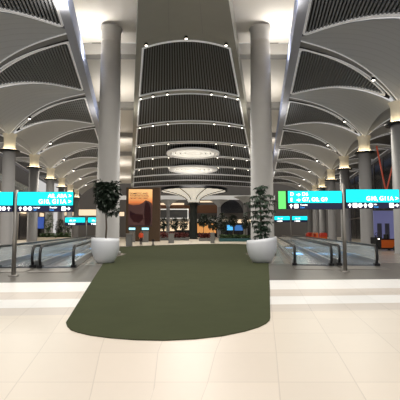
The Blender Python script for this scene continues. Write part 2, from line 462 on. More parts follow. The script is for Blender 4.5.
# mushroom column
p = at(193.5, 232, 92)
t = thing('mushroom_column', 'dark trunk opening into a white fluted trumpet under the far ceiling', 'column', (p.x, p.y, 0)); t['kind'] = 'thing'
MB().lathe([(1.0, 0), (.9, .4), (.82, 7.0), (.95, 7.9), (1.25, 8.6)], 24).build('trunk', mat('green black trunk', srgb(30, 36, 34), .7, noise=.4, nscale=3, bump=.5), t)
prof = [(1.1, 8.3), (1.5, 9.0), (2.2, 9.55), (3.1, 9.98), (4.4, 10.35), (6.2, 10.75), (7.35, 10.95)]
vs = []; fs = []; n = 96
for (r, z) in prof:
    for k in range(n):
        a = 2*PI*k/n; rr = r*(1+.02*math.cos(24*a)); vs.append((rr*math.cos(a), rr*math.sin(a), z))
for i in range(len(prof)-1):
    for k in range(n): fs.append((i*n+k, i*n+(k+1) % n, (i+1)*n+(k+1) % n, (i+1)*n+k))
trm = mat('fluted white trumpet', srgb(232, 228, 220), .5, emit=srgb(255, 248, 232), es=.45)  # emission stands in for light thrown up onto the trumpet
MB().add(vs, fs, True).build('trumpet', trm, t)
for k in range(8):
    a = 2*PI*(k+.5)/8
    MB().tube([(r*.99*math.cos(a), r*.99*math.sin(a), z-.03) for r, z in prof[1:]], .10, 6).build('dark_rib', M['dark'], t)
MB().lathe([(7.3, 10.95), (7.3, 11.4), (7.8, 11.5), (7.8, 10.95)], 64, cap=False).build('rim_ring', M['dark'], t)
MB().lathe([(1.2, 7.75), (1.6, 7.75), (1.6, 7.9), (1.2, 7.9)], 32, cap=False).build('uplight_collar', M['dark'], t)

# ------------------------------------------------------------------ downlights
def downlight_proto():
    t = thing('downlight', 'x', 'spotlight', (0, 0, 0))
    MB().lathe([(.10, .0), (.16, -.02), (.16, -.22), (.12, -.24), (.12, -.1)], 16, cap=False).build('housing', M['dark'], t)
    MB().lathe([(.001, -.30), (.07, -.285), (.115, -.24), (.12, -.2)], 16, cap=False).build('lens', M['lamp'], t)
    return t
dl = None
def place_dl(p, label, group, sc=1):
    global dl
    if dl is None:
        dl = downlight_proto(); o = dl; o['label'] = label; o.scale = (sc, sc, sc)
    else: o = dup(dl, label=label, sc=sc)
    o.location = p; o['group'] = group
for i, Y in enumerate(RIBS[:6]):
    us = [.10, .5, .9] if i == 0 else [.06, .17, .30, .70, .83, .94]
    for j, u in enumerate(us):
        w = (['left end', 'middle', 'right end'] if i == 0 else ['left end', 'second from left', 'third from left', 'third from right', 'second from right', 'right end'])[j]
        place_dl(cpt(u, Y, 0), f'small spotlight at {w} of the {ORD[i]} rib band of the centre vault', 'centre vault spotlights', .75+.05*i)
for side, word in ((-1, 'left'), (1, 'right')):
    for i, Y in enumerate(COLY[side]):
        place_dl(surf(side, .27, Y+lerp(-.2, -4.2, .27), .0), f'small spotlight in the {ORD[i]} rib channel of the {word} vault', f'{word} vault spotlights', .9+.1*i)

# floodlights that light the white ceiling
for px, py, Y, lab in ((97.5, 45, 31, 'black floodlight box between the left edge beam and the giant column'), (273, 46, 31, 'black floodlight box between the right edge beam and the giant column')):
    p = at(px, py, Y)
    t = thing('floodlight', lab, 'floodlight', p, group='pair of ceiling floodlights')
    MB().box((0, 0, 0), (.75, .6, .62)).build('housing', M['dark'], t)
    MB().box((0, 0, .33), (.6, .45, .03)).build('lens', M['lamp'], t)
    MB().box((0, .1, 1.0), (.07, .07, 1.35)).build('hanger', M['dark'], t)

# ------------------------------------------------------------------ moving walkways
def walkway(side, x0, x1, Y0, slope, L, label):
    cx = (x0+x1)/2
    t = thing('moving_walkway', label, 'moving walkway', (cx, Y0, 0), -math.atan(slope), 'moving walkways')
    w = x1-x0
    MB().box((0, L/2, .05), (w-.16, L, .06)).build('tread_belt', M['tread'], t)
    for y in (9.5, 20): MB().box((0, y, .086), (w*.34, 2.4, .012)).build('tread_reflection', M['treadglint'], t)  # sign reflections on the belt, put in as glowing blue patches
    MB().box((0, -.9, .012), (w+.1, 1.9, .024)).build('floor_plate', M['steel'], t)
    for s in (-1, 1):
        x = s*(w/2-.06)
        ba = MB().box((x, L/2+.1, .16), (.18, L, .28)).build('balustrade', M['skirt'], t)
        MB().box((x, L/2+.35, .6), (.016, L, .64)).build('glass_panel', M['glass'], ba)
        path = [(x, .25, .10), (x, .08, .16), (x, -.02, .30), (x, -.05, .50), (x, 0, .72), (x, .12, .88), (x, .32, .96), (x, .6, .975), (x, L, .975)]
        MB().tube(path, [.065]*7+[.05, .05], 8).build('handrail', M['black'], t)
        MB().box((x, .12, .07), (.22, .36, .14)).build('newel_base', M['dark'], t)
        MB().tube([(x, .5, .915), (x, L, .915)], .022, 6).build('light_rail', M['steel'], t)
    return t
walkway(1, 4.42, 6.22, 19.0, .165, 60, 'moving walkway with glass sides, inner of the right pair')
walkway(1, 6.55, 8.35, 19.0, .165, 60, 'moving walkway with glass sides, outer of the right pair beside the orange machine')
walkway(-1, -7.08, -5.55, 17.8, -.185, 60, 'moving walkway with glass sides, inner of the left pair beside the bushy tree')
walkway(-1, -8.95, -7.38, 17.8, -.185, 60, 'moving walkway with glass sides, outer of the left pair behind the sign post')

# ------------------------------------------------------------------ signs
DG = None
def text_mesh(s, size, name, m, parent, loc, align='LEFT'):
    cu = bpy.data.curves.new('t', 'FONT'); cu.body = s; cu.size = size; cu.extrude = .002; cu.align_x = align; cu.align_y = 'BOTTOM'; cu.offset = size*.012
    o = bpy.data.objects.new('t', cu); C.objects.link(o)
    bpy.context.view_layer.update()
    me = bpy.data.meshes.new_from_object(o.evaluated_get(bpy.context.evaluated_depsgraph_get()))
    bpy.data.objects.remove(o); bpy.data.curves.remove(cu)
    me.materials.clear(); me.materials.append(m)
    r = bpy.data.objects.new(name, me); C.objects.link(r); r.parent = parent; r.location = loc; r.rotation_euler = (PI/2, 0, 0)
    return r
def pictos(x, z, h, seq, parent, y):
    """arrows (^ >) and white service symbols in a row"""
    b = MB()
    for ch in seq:
        w = h
        if ch == '^':
            pass
            P = [(.38, 0), (.62, 0), (.62, .5), (.95, .5), (.5, 1), (.05, .5), (.38, .5)]
        elif ch == '>':
            P = [(0, .38), (.5, .38), (.5, .05), (1, .5), (.5, .95), (.5, .62), (0, .62)]
        elif ch == 'o':
            P = [(.5+.5*math.cos(2*PI*k/14), .5+.5*math.sin(2*PI*k/14)) for k in range(14)]
        elif ch == 'p':
            P = [(.3, 0), (.7, 0), (.7, .4), (.9, .4), (.85, .72), (.62, .75), (.62, 1), (.38, 1), (.38, .75), (.15, .72), (.1, .4), (.3, .4)]
        elif ch == 's':
            P = [(.08, 0), (.92, 0), (1, .08), (1, .92), (.92, 1), (.08, 1), (0, .92), (0, .08)]
        else:
            x += h*.6; continue
        b.poly([(x+px*h, y, z+pz*h) for px, pz in P]); x += h*1.18
    b.build('pictograms', M['letter'], parent)
def sign(base, post_h, label, panels, group='overhead gate signs', br=.19):
    t = thing('gate_sign', label, 'sign', base, group=group)
    b = MB(); b.lathe([(br, 0), (br, .03), (br*.45, .05)], 20); b.tube([(0, 0, .03), (0, 0, post_h)], br*.4, 14); b.build('post', M['steel'], t)
    for (x0, x1, z0, z1, zn, spec) in panels:
        fr = MB().box(((x0+x1)/2, 0, (z0+z1)/2), (x1-x0, .14, z1-z0)).build('display_panel', M['dark'], t)
        gx = x0
        if 'green' in spec:
            gx = x0+spec['green']; MB().box(((x0+gx)/2, -.08, (z0+z1)/2), (gx-x0-.04, .03, z1-z0-.03)).build('green_end', M['green'], fr)
            gx += .06
        MB().box(((gx+x1)/2, -.08, (zn+z1)/2), (x1-gx-.03, .03, z1-zn-.02)).build('screen', M['cyan'], fr)
        MB().box(((gx+x1)/2, -.08, (zn+z0)/2), (x1-gx-.03, .03, zn-z0-.02)).build('service_strip', M['navy'], fr)
        for (s, sz, x, z, al) in spec.get('text', []):
            text_mesh(s, sz, 'lettering', M['letter'], fr, (x, -.098, z), al)
        for (s, sz, x, z, al) in spec.get('blue', []):
            text_mesh(s, sz, 'small_lettering', M['bluelet'], fr, (x, -.098, z), al)
        for (x, z, h, seq) in spec.get('pict', []): pictos(x, z, h, seq, fr, -.099)
    # brackets joining panels to the post
    MB().box((0, 0, panels[0][3]-.12), (.34, .06, .06)).box((0, 0, panels[0][2]+.12), (.34, .06, .06)).build('bracket', M['dark'], t)
    return t
# left near sign
YS = 14.75; bL = at(12.2, 276, YS); ax = at(16, 205, YS).x
zt, zn, z0 = at(45, 192, YS).z, at(45, 205.7, YS).z, at(45, 212, YS).z
xr0, xr1 = at(18.2, 200, YS).x-ax, at(74, 200, YS).x-ax
w = xr1-xr0
sign((ax, YS, 0), at(16, 190, YS).z, 'tall steel post sign with cyan gate screens standing before the left walkways', [
    (xr0, xr1, z0, zt, zn, dict(text=[('A8, A9A >', .20, xr1-.06, zn+.25, 'RIGHT'), ('G10, G11A >', .22, xr1-.06, zn+.03, 'RIGHT'), ('Lounge', .08, xr0+.62, z0+.12, 'LEFT'), ('Transfer', .08, xr1-.86, z0+.12, 'LEFT')],
                                blue=[('CIP', .08, xr0+.62, z0+.03, 'LEFT'), ('Desk', .08, xr1-.86, z0+.03, 'LEFT')], pict=[(xr0+.06, z0+.045, .15, '^oo'), (xr1-.42, z0+.045, .15, 's>')])),
    (-xr0-w, -xr0, z0, zt, zn, dict(text=[('A1, A5', .20, -xr0-w+.1, zn+.25, 'LEFT')], pict=[(-xr0-.75, z0+.045, .15, 'sso^')])),
])
# right near sign
YS = 16.3; ax = at(343.3, 200, YS).x
zt, zn, z0 = at(310, 191, YS).z, at(310, 203.2, YS).z, at(310, 209.4, YS).z
x0, x1 = at(277.5, 200, YS).x-ax, at(341.3, 200, YS).x-ax
sg = sign((ax, YS, 0), at(343, 184, YS).z, 'tall steel post sign with green end and cyan gate screens standing before the right walkways', [
    (x0, x1, z0, zt, zn, dict(green=.34, text=[('D', .2, x0+.5, zn+.26, 'LEFT'), ('D6', .2, x0+.98, zn+.26, 'LEFT'), ('E', .2, x0+.5, zn+.03, 'LEFT'), ('G7, G8, G9', .22, x0+.98, zn+.03, 'LEFT'), ('Transfer', .09, x0+.90, z0+.13, 'LEFT')],
                              blue=[('Desk', .09, x0+.90, z0+.03, 'LEFT')], pict=[(x0+.45, z0+.045, .17, '^s'), (x0+.76, zn+.26, .16, '>'), (x0+.76, zn+.04, .16, '>')])),
    (at(345.2, 200, YS).x-ax, at(398.5, 200, YS).x-ax, z0+.03, zt+.06, zn+.02, dict(text=[('G10, G11A >', .24, at(397.5, 200, YS).x-ax, zn+.06, 'RIGHT'), ('Info', .08, 1.20, z0+.16, 'LEFT')],
                              blue=[('Desk', .09, 1.20, z0+.05, 'LEFT')], pict=[(at(346.5, 200, YS).x-ax, z0+.07, .18, '^sopo'), (at(388, 200, YS).x-ax, z0+.07, .18, 's>')])),
])
# far signs
for px, Y, py, lab in ((86.5, 40, 217.5, 'distant cyan gate sign over the far left walkway'), (291, 52, 216.2, 'distant cyan gate sign over the far right walkway')):
    p = at(px, 232, Y); ztt = at(px, py, Y).z
    sign((p.x, Y, 0), ztt+.1, lab, [(s*1.14-1.0, s*1.14+1.0, ztt-.78, ztt, ztt-.5, dict(text=[('G8, G9', .22, s*1.14-.6, ztt-.42, 'LEFT')], pict=[(s*1.14-.7, ztt-.72, .16, '^oso')])) for s in (-1, 1)], br=.13)

# ------------------------------------------------------------------ plants
def leaf_mesh(n, sampler, size, droop=.3, asp=.38):
    b = MB()
    for _ in range(n):
        p, d = sampler()
        d = d.normalized(); L = size*random.uniform(.7, 1.25)
        s = d.cross(Vector((0, 0, 1)));
        if s.length < .1: s = Vector((1, 0, 0))
        s.normalize(); s = (s+Vector((0, 0, random.uniform(-.5, .5)))).normalized()
        up = s.cross(d).normalized()
        m1 = p+d*L*.5+s*L*asp+up*L*.06; m2 = p+d*L*.5-s*L*asp+up*L*.06; mid = p+d*L*.5; tip = p+d*L-Vector((0, 0, L*droop))
        b.add([p, m1, mid, m2, tip], [(0, 1, 2), (0, 2, 3), (1, 4, 2), (2, 4, 3)])
    return b
def rdir(zb=0): 
    v = Vector((random.gauss(0, 1), random.gauss(0, 1), random.gauss(0, 1)+zb)); return v.normalized()
def blob(blobs):
    def f():
        c, r = random.choices(blobs, [q[1][0]*q[1][1]*q[1][2] for q in blobs])[0]
        d = rdir(); k = random.uniform(.35, 1)**.5
        return Vector((c[0]+d.x*r[0]*k, c[1]+d.y*r[1]*k, c[2]+d.z*r[2]*k)), (d+rdir()*.6+Vector((0, 0, .1)))
    return f
def pot(parent, R, H, tilt):
    prof = [(.50, 0), (.62, .03), (.78, .18), (.93, .42), (1.0, .68), (1.0, .86), (.975, 1.0), (.94, 1.0), (.93, .86), (.90, .80)]
    n = 48; vs = []; fs = []
    for (r, z) in prof:
        for k in range(n):
            a = 2*PI*k/n; x = math.cos(a)
            zz = z*H*(1+tilt*x*(z**1.5)); rr = r*R
            vs.append((rr*x, rr*math.sin(a), zz))
    for i in range(len(prof)-1):
        for k in range(n): fs.append((i*n+k, i*n+(k+1) % n, (i+1)*n+(k+1) % n, (i+1)*n+k))
    fs.append(tuple(range(n))[::-1])
    MB().add(vs, fs, True).build('planter', M['pot'], parent)
    MB().lathe([(.001, H*.84), (R*.6, H*.83), (R*.92, H*.80)], 32, cap=False).build('soil', M['soil'], parent)
# left bushy tree
Y = 20.9; p = at(105.5, 232, Y)
t = thing('potted_tree', 'bushy dark-leaved tree on a thin stem in a large white planter', 'potted tree', (p.x, Y, .017))
pot(t, .72, 1.27, -.02)
zc = lambda py: at(105, py, Y).z
st = MB().tube([(0, 0, .9), (.05, 0, 1.8), (.0, 0, 2.6), (.05, .02, 3.3), (.0, 0, 3.9)], [.05, .045, .04, .035, .02], 8)
for q in ((-.35, .1, 3.6), (.4, -.1, 3.5), (.1, .35, 3.8), (-.15, -.3, 4.0), (.45, .1, 3.0)): st.tube([(0, 0, 2.75), (q[0]*.5, q[1]*.5, 3.05), q], [.03, .024, .012], 6)
st.build('trunk', M['bark'], t)
bl = [((-.22, 0, 3.75), (.42, .42, .42)), ((.2, .05, 3.65), (.48, .45, .5)), ((.0, 0, 3.3), (.5, .45, .45)), ((.5, 0, 2.85), (.16, .2, .35)), ((-.36, 0, 4.05), (.22, .25, .26)), ((.42, 0, 4.0), (.28, .25, .25)), ((-.1, 0, 2.95), (.3, .3, .25)), ((.22, 0, 2.75), (.22, .22, .25))]
leaf_mesh(1900, blob(bl), .19, .35).build('foliage', M['leafdark'], t)
# right tiered pine
Y = 21.1; p = at(261.5, 232, Y)
t = thing('potted_pine', 'tiered thin-branched pine in a large white slanted planter', 'potted tree', (p.x, Y, .017))
pot(t, .79, 1.24, .09)
ztop = at(261, 187, Y).z
b = MB().tube([(-.05, 0, .9), (-.02, 0, 2.2), (-.06, 0, 3.2), (-.04, 0, ztop)], [.045, .04, .03, .012], 8); b.build('trunk', M['bark'], t)
br = MB(); lf = MB()
tiers = [(1.4, .3), (1.62, .38), (1.85, .45), (2.1, .58), (2.4, .62), (2.7, .76), (2.98, .66), (3.22, .78), (3.45, .66), (3.68, .2), (ztop-.06, .3)]
for ti, (z, R) in enumerate(tiers):
    nb = 6 if R > .3 else 5
    for k in range(nb):
        a = 2*PI*(k+random.random()*.6)/nb+ti; r = R*random.uniform(.75, 1.15)
        e = Vector((math.cos(a)*r, math.sin(a)*r, z-.10*r+random.uniform(-.06, .1))); s0 = Vector((-.04, 0, z)); mid = (s0+e)/2+Vector((0, 0, .05))
        br.tube([s0, mid, e], [.012, .010, .006], 5)
        for j in range(36):
            u = random.uniform(.12, 1); q = s0.lerp(mid, u*2) if u < .5 else mid.lerp(e, u*2-1)
            d = (e-s0).normalized()*.7+Vector((random.uniform(-.8, .8), random.uniform(-.8, .8), random.uniform(-.5, .15)))
            m = leaf_mesh(1, lambda: (q, d), .20, .35, .17); lf.add(m.v, m.f)
br.build('branches', M['bark'], t); lf.build('foliage', M['leafpine'], t)
# small bin behind right planter / left planter
# ------------------------------------------------------------------ far trees
def far_tree(px, Y, py_top, py_mid, w, label, mt='leafdark', group='far indoor trees'):
    p = at(px, 232, Y); zt = at(px, py_top, Y).z; zb = at(px, py_mid, Y).z; r = w*Y/400/2
    t = thing('indoor_tree', label, 'tree', (p.x, Y, 0), group=group)
    MB().lathe([(.34, 0), (.45, .1), (.5, .7), (.46, .72), (.44, .62)], 16, cap=False).build('pot', M['grey'], t)
    MB().tube([(0, 0, .3), (.04, 0, zb*.6), (0, 0, zb+.3)], [.09, .07, .05], 6).build('trunk', M['bark'], t)
    h = (zt-zb)/2
    leaf_mesh(420, blob([((0, 0, zb+h), (r, r, h)), ((r*.35, 0, zb+h*1.3), (r*.6, r*.6, h*.6)), ((-r*.4, 0, zb+h*.8), (r*.6, r*.6, h*.55))]), r*.42, .3, .42).build('foliage', M[mt], t)
for a in ((163, 84, 218, 229, 8, 'round dark tree beside the brown billboard'), (174.5, 82, 218, 229, 8, 'round dark tree second from the billboard'),
          (183.5, 87, 217.5, 229.5, 8, 'round dark tree just before the mushroom trunk'), (203.5, 83, 214.5, 226, 9.5, 'round dark tree just past the mushroom trunk'),
          (213, 77, 216, 229, 10, 'wide dark tree in front of the amber shop'), (222.5, 74, 213, 232, 10, 'tall green tree left of the blue screens'),
          (233, 78, 215, 226, 9, 'green tree above the blue screens'), (245.5, 78, 216, 229, 8, 'green tree right of the blue screens by the pine')):
    far_tree(*a)
for a in ((48.5, 52, 212, 233, 8, 'leafy green plant in the left cream planter bed, by the blue screen'), (60, 55, 219, 234, 8, 'low dark plant in the left cream planter bed, nearer the far sign'), (68.5, 58, 218, 232, 6, 'narrow dark plant at the far end of the left planter bed')):
    far_tree(*a, mt='leafmid' if a[0] < 50 else 'leafdark', group='left planter bed plants')

# ------------------------------------------------------------------ far centre
def boxthing(name, label, cat, px0, px1, py_t, py_b, Y, dep, m, group=None, base=None):
    a = at(px0, py_b, Y); c = at(px1, py_t, Y); z0 = max(0, a.z) if base is None else base
    t = thing(name, label, cat, ((a.x+c.x)/2, Y+dep/2, z0), group=group)
    return t, c.x-a.x, c.z-z0
# billboard
t, w, h = boxthing('billboard', 'tall brown billboard wall with a sunset advertising screen', 'billboard', 125.5, 160, 187.5, 241, 68, 1.2, None, base=0)
MB().box((0, 0, h/2), (w, 1.2, h)).build('panel_wall', M['brown'], t)
a = at(128.3, 226, 68); c = at(152.4, 189.3, 68); ox = t.location.x
def sunset():
    m = bpy.data.materials.new('sunset screen'); m.use_nodes = True; N = m.node_tree.nodes; L = m.node_tree.links; b = N['Principled BSDF']
    tc = N.new('ShaderNodeTexCoord'); sep = N.new('ShaderNodeSeparateXYZ'); L.new(tc.outputs['Generated'], sep.inputs[0])
    r = N.new('ShaderNodeValToRGB'); e = r.color_ramp.elements
    e[0].position = 0; e[0].color = srgb(34, 22, 26); e[1].position = 1; e[1].color = srgb(236, 190, 130)
    for p_, cc in ((.35, srgb(64, 34, 32)), (.55, srgb(90, 44, 30)), (.64, srgb(200, 110, 56)), (.8, srgb(240, 176, 110))):
        q = e.new(p_); q.color = cc
    L.new(sep.outputs[2], r.inputs[0]); L.new(r.outputs[0], b.inputs['Emission Color']); b.inputs['Emission Strength'].default_value = .75
    L.new(r.outputs[0], b.inputs['Base Color']); b.inputs['Roughness'].default_value = .4
    return m
sc_ = MB().box(((a.x+c.x)/2-ox, -.63, (a.z+c.z)/2), (c.x-a.x, .06, c.z-a.z)).build('screen', sunset(), t)
W_, H_ = c.x-a.x, c.z-a.z; sx = a.x-ox
def scr(pts, m, nm): MB().poly([(sx+u*W_, -.67, a.z+v*H_) for u, v in pts]).build(nm, m, sc_)
mk = lambda nm, c_: mat(nm, c_, .5, emit=c_, es=.8)
scr([(0, .02), (.0, .60), (.2, .56), (.45, .58), (.6, .63), (.72, .70), (.84, .68), (.98, .62), (1, .02)], mk('dark dusk shape', srgb(58, 34, 32)), 'dusk_hill')
scr([(.70, .02), (.66, .3), (.68, .55), (.74, .66), (.84, .62), (.93, .5), (.95, .1), (.9, .02)], mk('dark figure shape', srgb(28, 20, 24)), 'dark_shape')
scr([(.05, .42), (.3, .33), (.6, .31), (.64, .2), (.45, .08), (.2, .12), (.06, .25)], mk('wine shape', srgb(44, 26, 30)), 'shadow_shape')
inkm = mat('black lettering', srgb(30, 20, 16), .5)
for s, z in (('DOMESTIC AND', .845), ('INTERNATIONAL', .785), ('DEPARTURES HERE', .725)):
    text_mesh(s, .42 if len(s) < 14 else .36, 'lettering', inkm, sc_, (sx+.2, -.68, a.z+z*H_))
# kiosks below the screen
for px0, px1, lab in ((128.5, 135.5, 'grey information kiosk with lit screen below the billboard, nearer the bin'), (141.5, 149, 'grey information kiosk with lit screen below the billboard, behind the person')):
    t, w, h = boxthing('kiosk', lab, 'kiosk', px0, px1, 226.8, 241, 63, .6, None, 'billboard kiosks', base=0)
    MB().box((0, 0, h*.36), (w*.8, .5, h*.72)).build('cabinet', M['grey'], t)
    hd = MB().box((0, 0, h*.86), (w, .6, h*.26)).build('head', M['dark'], t)
    MB().box((0, -.31, h*.87), (w*.92, .04, h*.14)).build('screen', mat('kiosk screen', srgb(150, 220, 240), .4, emit=srgb(170, 235, 250), es=1.2), hd)
# bins
for px0, px1, pt, Y, lab in ((126, 132, 233.5, 45.7, 'grey square litter bin left of the person in orange'), (168.5, 174, 233.5, 58, 'grey square litter bin in front of the far trees'), (210.5, 214.5, 232.5, 58, 'grey square litter bin on the cream floor by the amber shop')):
    t, w, h = boxthing('litter_bin', lab, 'bin', px0, px1, pt, 246, Y, w*.3, None, 'grey litter bins', base=0)
    MB().prism([(x*w/2, y*w/2) for x, y in ((-1, -.9), (-.9, -1), (.9, -1), (1, -.9), (1, .9), (.9, 1), (-.9, 1), (-1, .9))], 0, h*.93).build('body', M['grey'], t)
    MB().prism([(-w*.54, -w*.54), (w*.54, -w*.54), (w*.54, w*.54), (-w*.54, w*.54)], h*.93, h).build('lid', M['steel'], t)
p = on_floor(153, 245.3)
t = thing('floor_stand', 'small black floor stand right of the person in orange', 'stand', (p.x, p.y, 0))
MB().lathe([(.2, 0), (.2, .05), (.09, .08), (.08, .45)], 16).build('base', M['dark'], t); MB().box((0, 0, .58), (.34, .1, .3)).build('plate', M['dark'], t)
# planter beds, bench
def bed(px0, px1, py, Y, h, m, label, mt, nl, hh):
    a = at(px0, 232, Y); c = at(px1, 232, Y); w = c.x-a.x
    t = thing('planter_bed', label, 'planter', ((a.x+c.x)/2, Y, 0), group='low planter beds')
    MB().box((0, 0, h/2), (w, 1.5, h)).build('trough', m, t)
    MB().box((0, 0, h+.01), (w-.2, 1.3, .04)).build('soil', M['soil'], t)
    def f():
        return Vector((random.uniform(-w/2+.1, w/2-.1), random.uniform(-.6, .6), h+random.uniform(0, hh)**1)), rdir(.8)
    leaf_mesh(nl, f, .42, .3, .4).build('planting', M[mt], t)
bed(160, 189, 0, 77, .5, M['grey'], 'long low planter of reddish plants left of the mushroom trunk', 'leafred', 420, .9)
bed(199, 211, 0, 72, .5, M['grey'], 'short low planter of reddish plants right of the mushroom trunk', 'leafred', 260, .8)
bed(219, 256, 0, 68, .55, mat('teal trough', srgb(44, 92, 96), .5), 'long teal planter of green plants below the blue screens', 'leafmid', 520, .45)
bed(40, 71, 0, 50, .95, M['cream'], 'cream planter bed beside the left walkways', 'leafmid', 320, .35)
bed(-10, 10, 0, 46, 1.1, M['cream'], 'cream planter bed behind the left sign post', 'leafdark', 200, .35)
# thin far columns
for px, Y in ((168, 108), (219, 108), (245.5, 98)):
    p = at(px, 232, Y)
    t = thing('slim_column', {168: 'slim grey column left of the mushroom trunk', 219: 'slim grey column right of the mushroom trunk', 245.5: 'slim pale column behind the tiered pine'}[px], 'column', (p.x, Y, 0), group='slim far columns'); t['kind'] = 'thing'
    MB().lathe([(.55, 0), (.5, .1), (.45, 10.2)], 20).build('shaft', M['column'], t)
    MB().lathe([(.45, 8.4), (.7, 8.9), (1.5, 9.6), (2.8, 10.2)], 32, cap=False).build('flare', M['shell'], t)

# back wall of the hall: fascia, timber band, shops
bw = struct('wall_back')
YB = 124
def bwbox(px0, px1, pt, pb, m, nm, Y=YB, dep=.5, parent=None):
    a = at(px0, pb, Y); c = at(px1, pt, Y)
    z0 = max(a.z, 0)
    return MB().box(((a.x+c.x)/2, Y+dep/2, (z0+c.z)/2), (c.x-a.x, dep, c.z-z0)).build(nm, m, parent or bw)
bwbox(60, 345, 150, 241, M['wallgrey'], 'wall_surface', YB+2, .5)
bwbox(118, 275, 195.5, 199.5, mat('lit fascia', srgb(230, 228, 222), .6, emit=srgb(235, 232, 226), es=.35), 'white_fascia', YB-6, 1.0)  # emission stands in for light falling on the white fascia
bwbox(150, 222, 205, 213, M['wood'], 'timber_band', YB-1)
bwbox(150, 184, 203, 204.8, M['shopglow'], 'light_strip', YB-1.2)
bwbox(200, 218, 200.8, 202.2, M['shopglow'], 'light_strip', YB-1.2)
bwbox(150, 262, 219, 221.5, M['white'], 'storey_edge', YB-2, 1)
bwbox(150, 262, 221.5, 241, M['shopdark'], 'shop_glass', YB-1, .6)
for a in ((150, 163, 220, 231), (164.5, 175, 219.5, 231), (177, 189, 219.5, 230), (252, 262, 222, 231)): bwbox(*a, M['shopglow'], 'lit_shopfront', YB-1.3, .3)
bwbox(196, 216, 223.5, 233, M['shoporange'], 'amber_shopfront', YB-1.3, .3)
bwbox(235, 262, 219.5, 223, M['shopglow'], 'lit_shopfront', YB-2.3, .3)
for a in ((62, 97, 209.5, 215.5), (100, 124, 212, 216)): bwbox(*a, M['shopglow'], 'lit_shopfront', YB-14, .3)
# dark arch beyond the fascia
b = MB(); p0 = at(219, 213, YB-3); p1 = at(243, 213, YB-3); r = (p1.x-p0.x)/2; cx = (p0.x+p1.x)/2
b.poly([(cx+r*math.cos(PI*k/20), YB-3, p0.z+4.0*math.sin(PI*k/20)) for k in range(21)]); b.build('dark_arch', M['facade'], bw)
bwbox(219, 262, 213, 219, M['wallgrey'], 'upper_gallery', YB-2.5, .4)
# white outlined display in the far shop gallery
t, w, h = boxthing('gallery_window', 'long white-framed window on the far upper gallery left of the trunk', 'window', 158, 188.5, 208.8, 218.6, YB-3, .4, None)
MB().box((0, 0, h/2), (w, .3, h)).build('pane', mat('gallery pane', srgb(96, 98, 100), .3), t)
b = MB()
for q in (((0, -.2, h-.14), (w, .12, .28)), ((w/2-.14, -.2, h/2), (.28, .12, h)), ((-w/2+.14, -.2, h/2), (.28, .12, h)), ((0, -.2, .1), (w, .12, .2))): b.box(*q)
b.build('window_surround', mat('bright surround', srgb(240, 238, 230), .5, emit=srgb(240, 238, 232), es=.7), t)
for px0, px1, pt, pb, lab in ((226.8, 233.3, 224.8, 230.5, 'bright blue shop screen below the far trees, nearer the trunk'), (234.5, 243, 224.8, 230.8, 'dim blue shop screen below the far trees, by the slim pale column')):
    t, w, h = boxthing('shop_screen', lab, 'screen', px0, px1, pt, pb, 95, .3, None, 'blue shop screens', base=0)
    z = at(230, pb, 95).z
    MB().box((0, 0, (z+h)/2), (w, .25, h-z)).build('bezel', M['dark'], t)
    MB().box((0, -.15, (z+h)/2), (w*.94, .05, (h-z)*.9)).build('display', M['shopblue'] if px0 < 230 else mat('dim blue screen', srgb(30, 60, 100), .4, emit=srgb(60, 120, 190), es=.8), t)
    MB().box((0, 0, z/2), (w*.4, .2, z)).build('stand', M['dark'], t)

# ------------------------------------------------------------------ left gallery
lw = struct('wall_left')
def run(c0, z0, z1, m, nm, Ya=20, Yb=112, th=.4, parent=None, side=-1, sl=.184):
    f = lambda Y, o: side*(sl*Y+c0+o)
    vs = [(f(Y, o), Y, z) for Y in (Ya, Yb) for o in (0, th) for z in (z0, z1)]
    return MB().add(vs, [(0, 1, 3, 2), (4, 6, 7, 5), (0, 4, 5, 1), (2, 3, 7, 6), (0, 2, 6, 4), (1, 5, 7, 3)]).build(nm, m, parent or lw)
run(21.5, 0, 8.0, M['wallgrey'], 'lower_wall'); run(26, 8.8, 22, M['wallgrey'], 'upper_wall')
run(18.0, 7.6, 8.7, M['mezz'], 'gallery_edge', th=8)
run(18.1, 8.7, 9.85, M['glass'], 'gallery_glass', th=.03)
run(18.05, 9.85, 9.93, M['steel'], 'gallery_rail', th=.1)
run(18.6, 7.52, 7.58, M['shopglow'], 'soffit_light', th=.6)
for k in range(9):
    Y = 26+k*9
    run(21.2, .2, 5.2, M['shopdark'], 'shop_window', Y, Y+5.5, .3)
    run(21.05, 5.4, 6.3, M['shopglow'] if k % 2 == 0 else M['mezz'], 'shop_sign_band', Y+.5, Y+4, .3)
for k in range(6):
    Y = 44+k*6.2
    run(25.7, 9.0, 12.4, M['shopglow'] if k % 3 == 1 else M['cream'], 'gallery_shopfront', Y, Y+1.6, .3)
# blue screen by left column
t, w, h = boxthing('advert_screen', 'blue lit advertising screen behind the left walkways', 'screen', 36.5, 44.5, 216.5, 230, 54, .3, None, base=0)
z = at(40, 229, 54).z
MB().box((0, 0, (z+h)/2), (w, .25, h-z)).build('bezel', M['dark'], t)
MB().box((0, -.15, (z+h)/2), (w*.9, .05, (h-z)*.92)).build('display', mat('blue advert', srgb(40, 60, 120), .4, noise=.6, nscale=2, emit=srgb(60, 90, 170), es=.8), t)
MB().box((0, 0, z/2), (.3, .2, z)).build('stand', M['dark'], t)

# ------------------------------------------------------------------ right side
rw = struct('wall_right')
rr = lambda *a, **k: run(*a, parent=rw, side=1, sl=.17, **k)
rr(21, 0, 15.5, M['facade'], 'facade_glass')
for k in range(14): rr(20.85, 0, 15, M['mezz'], 'mullion', Ya=24+k*6, Yb=24.25+k*6, th=.15)
rr(20.8, 4.6, 5.0, M['mezz'], 'transom', th=.2)
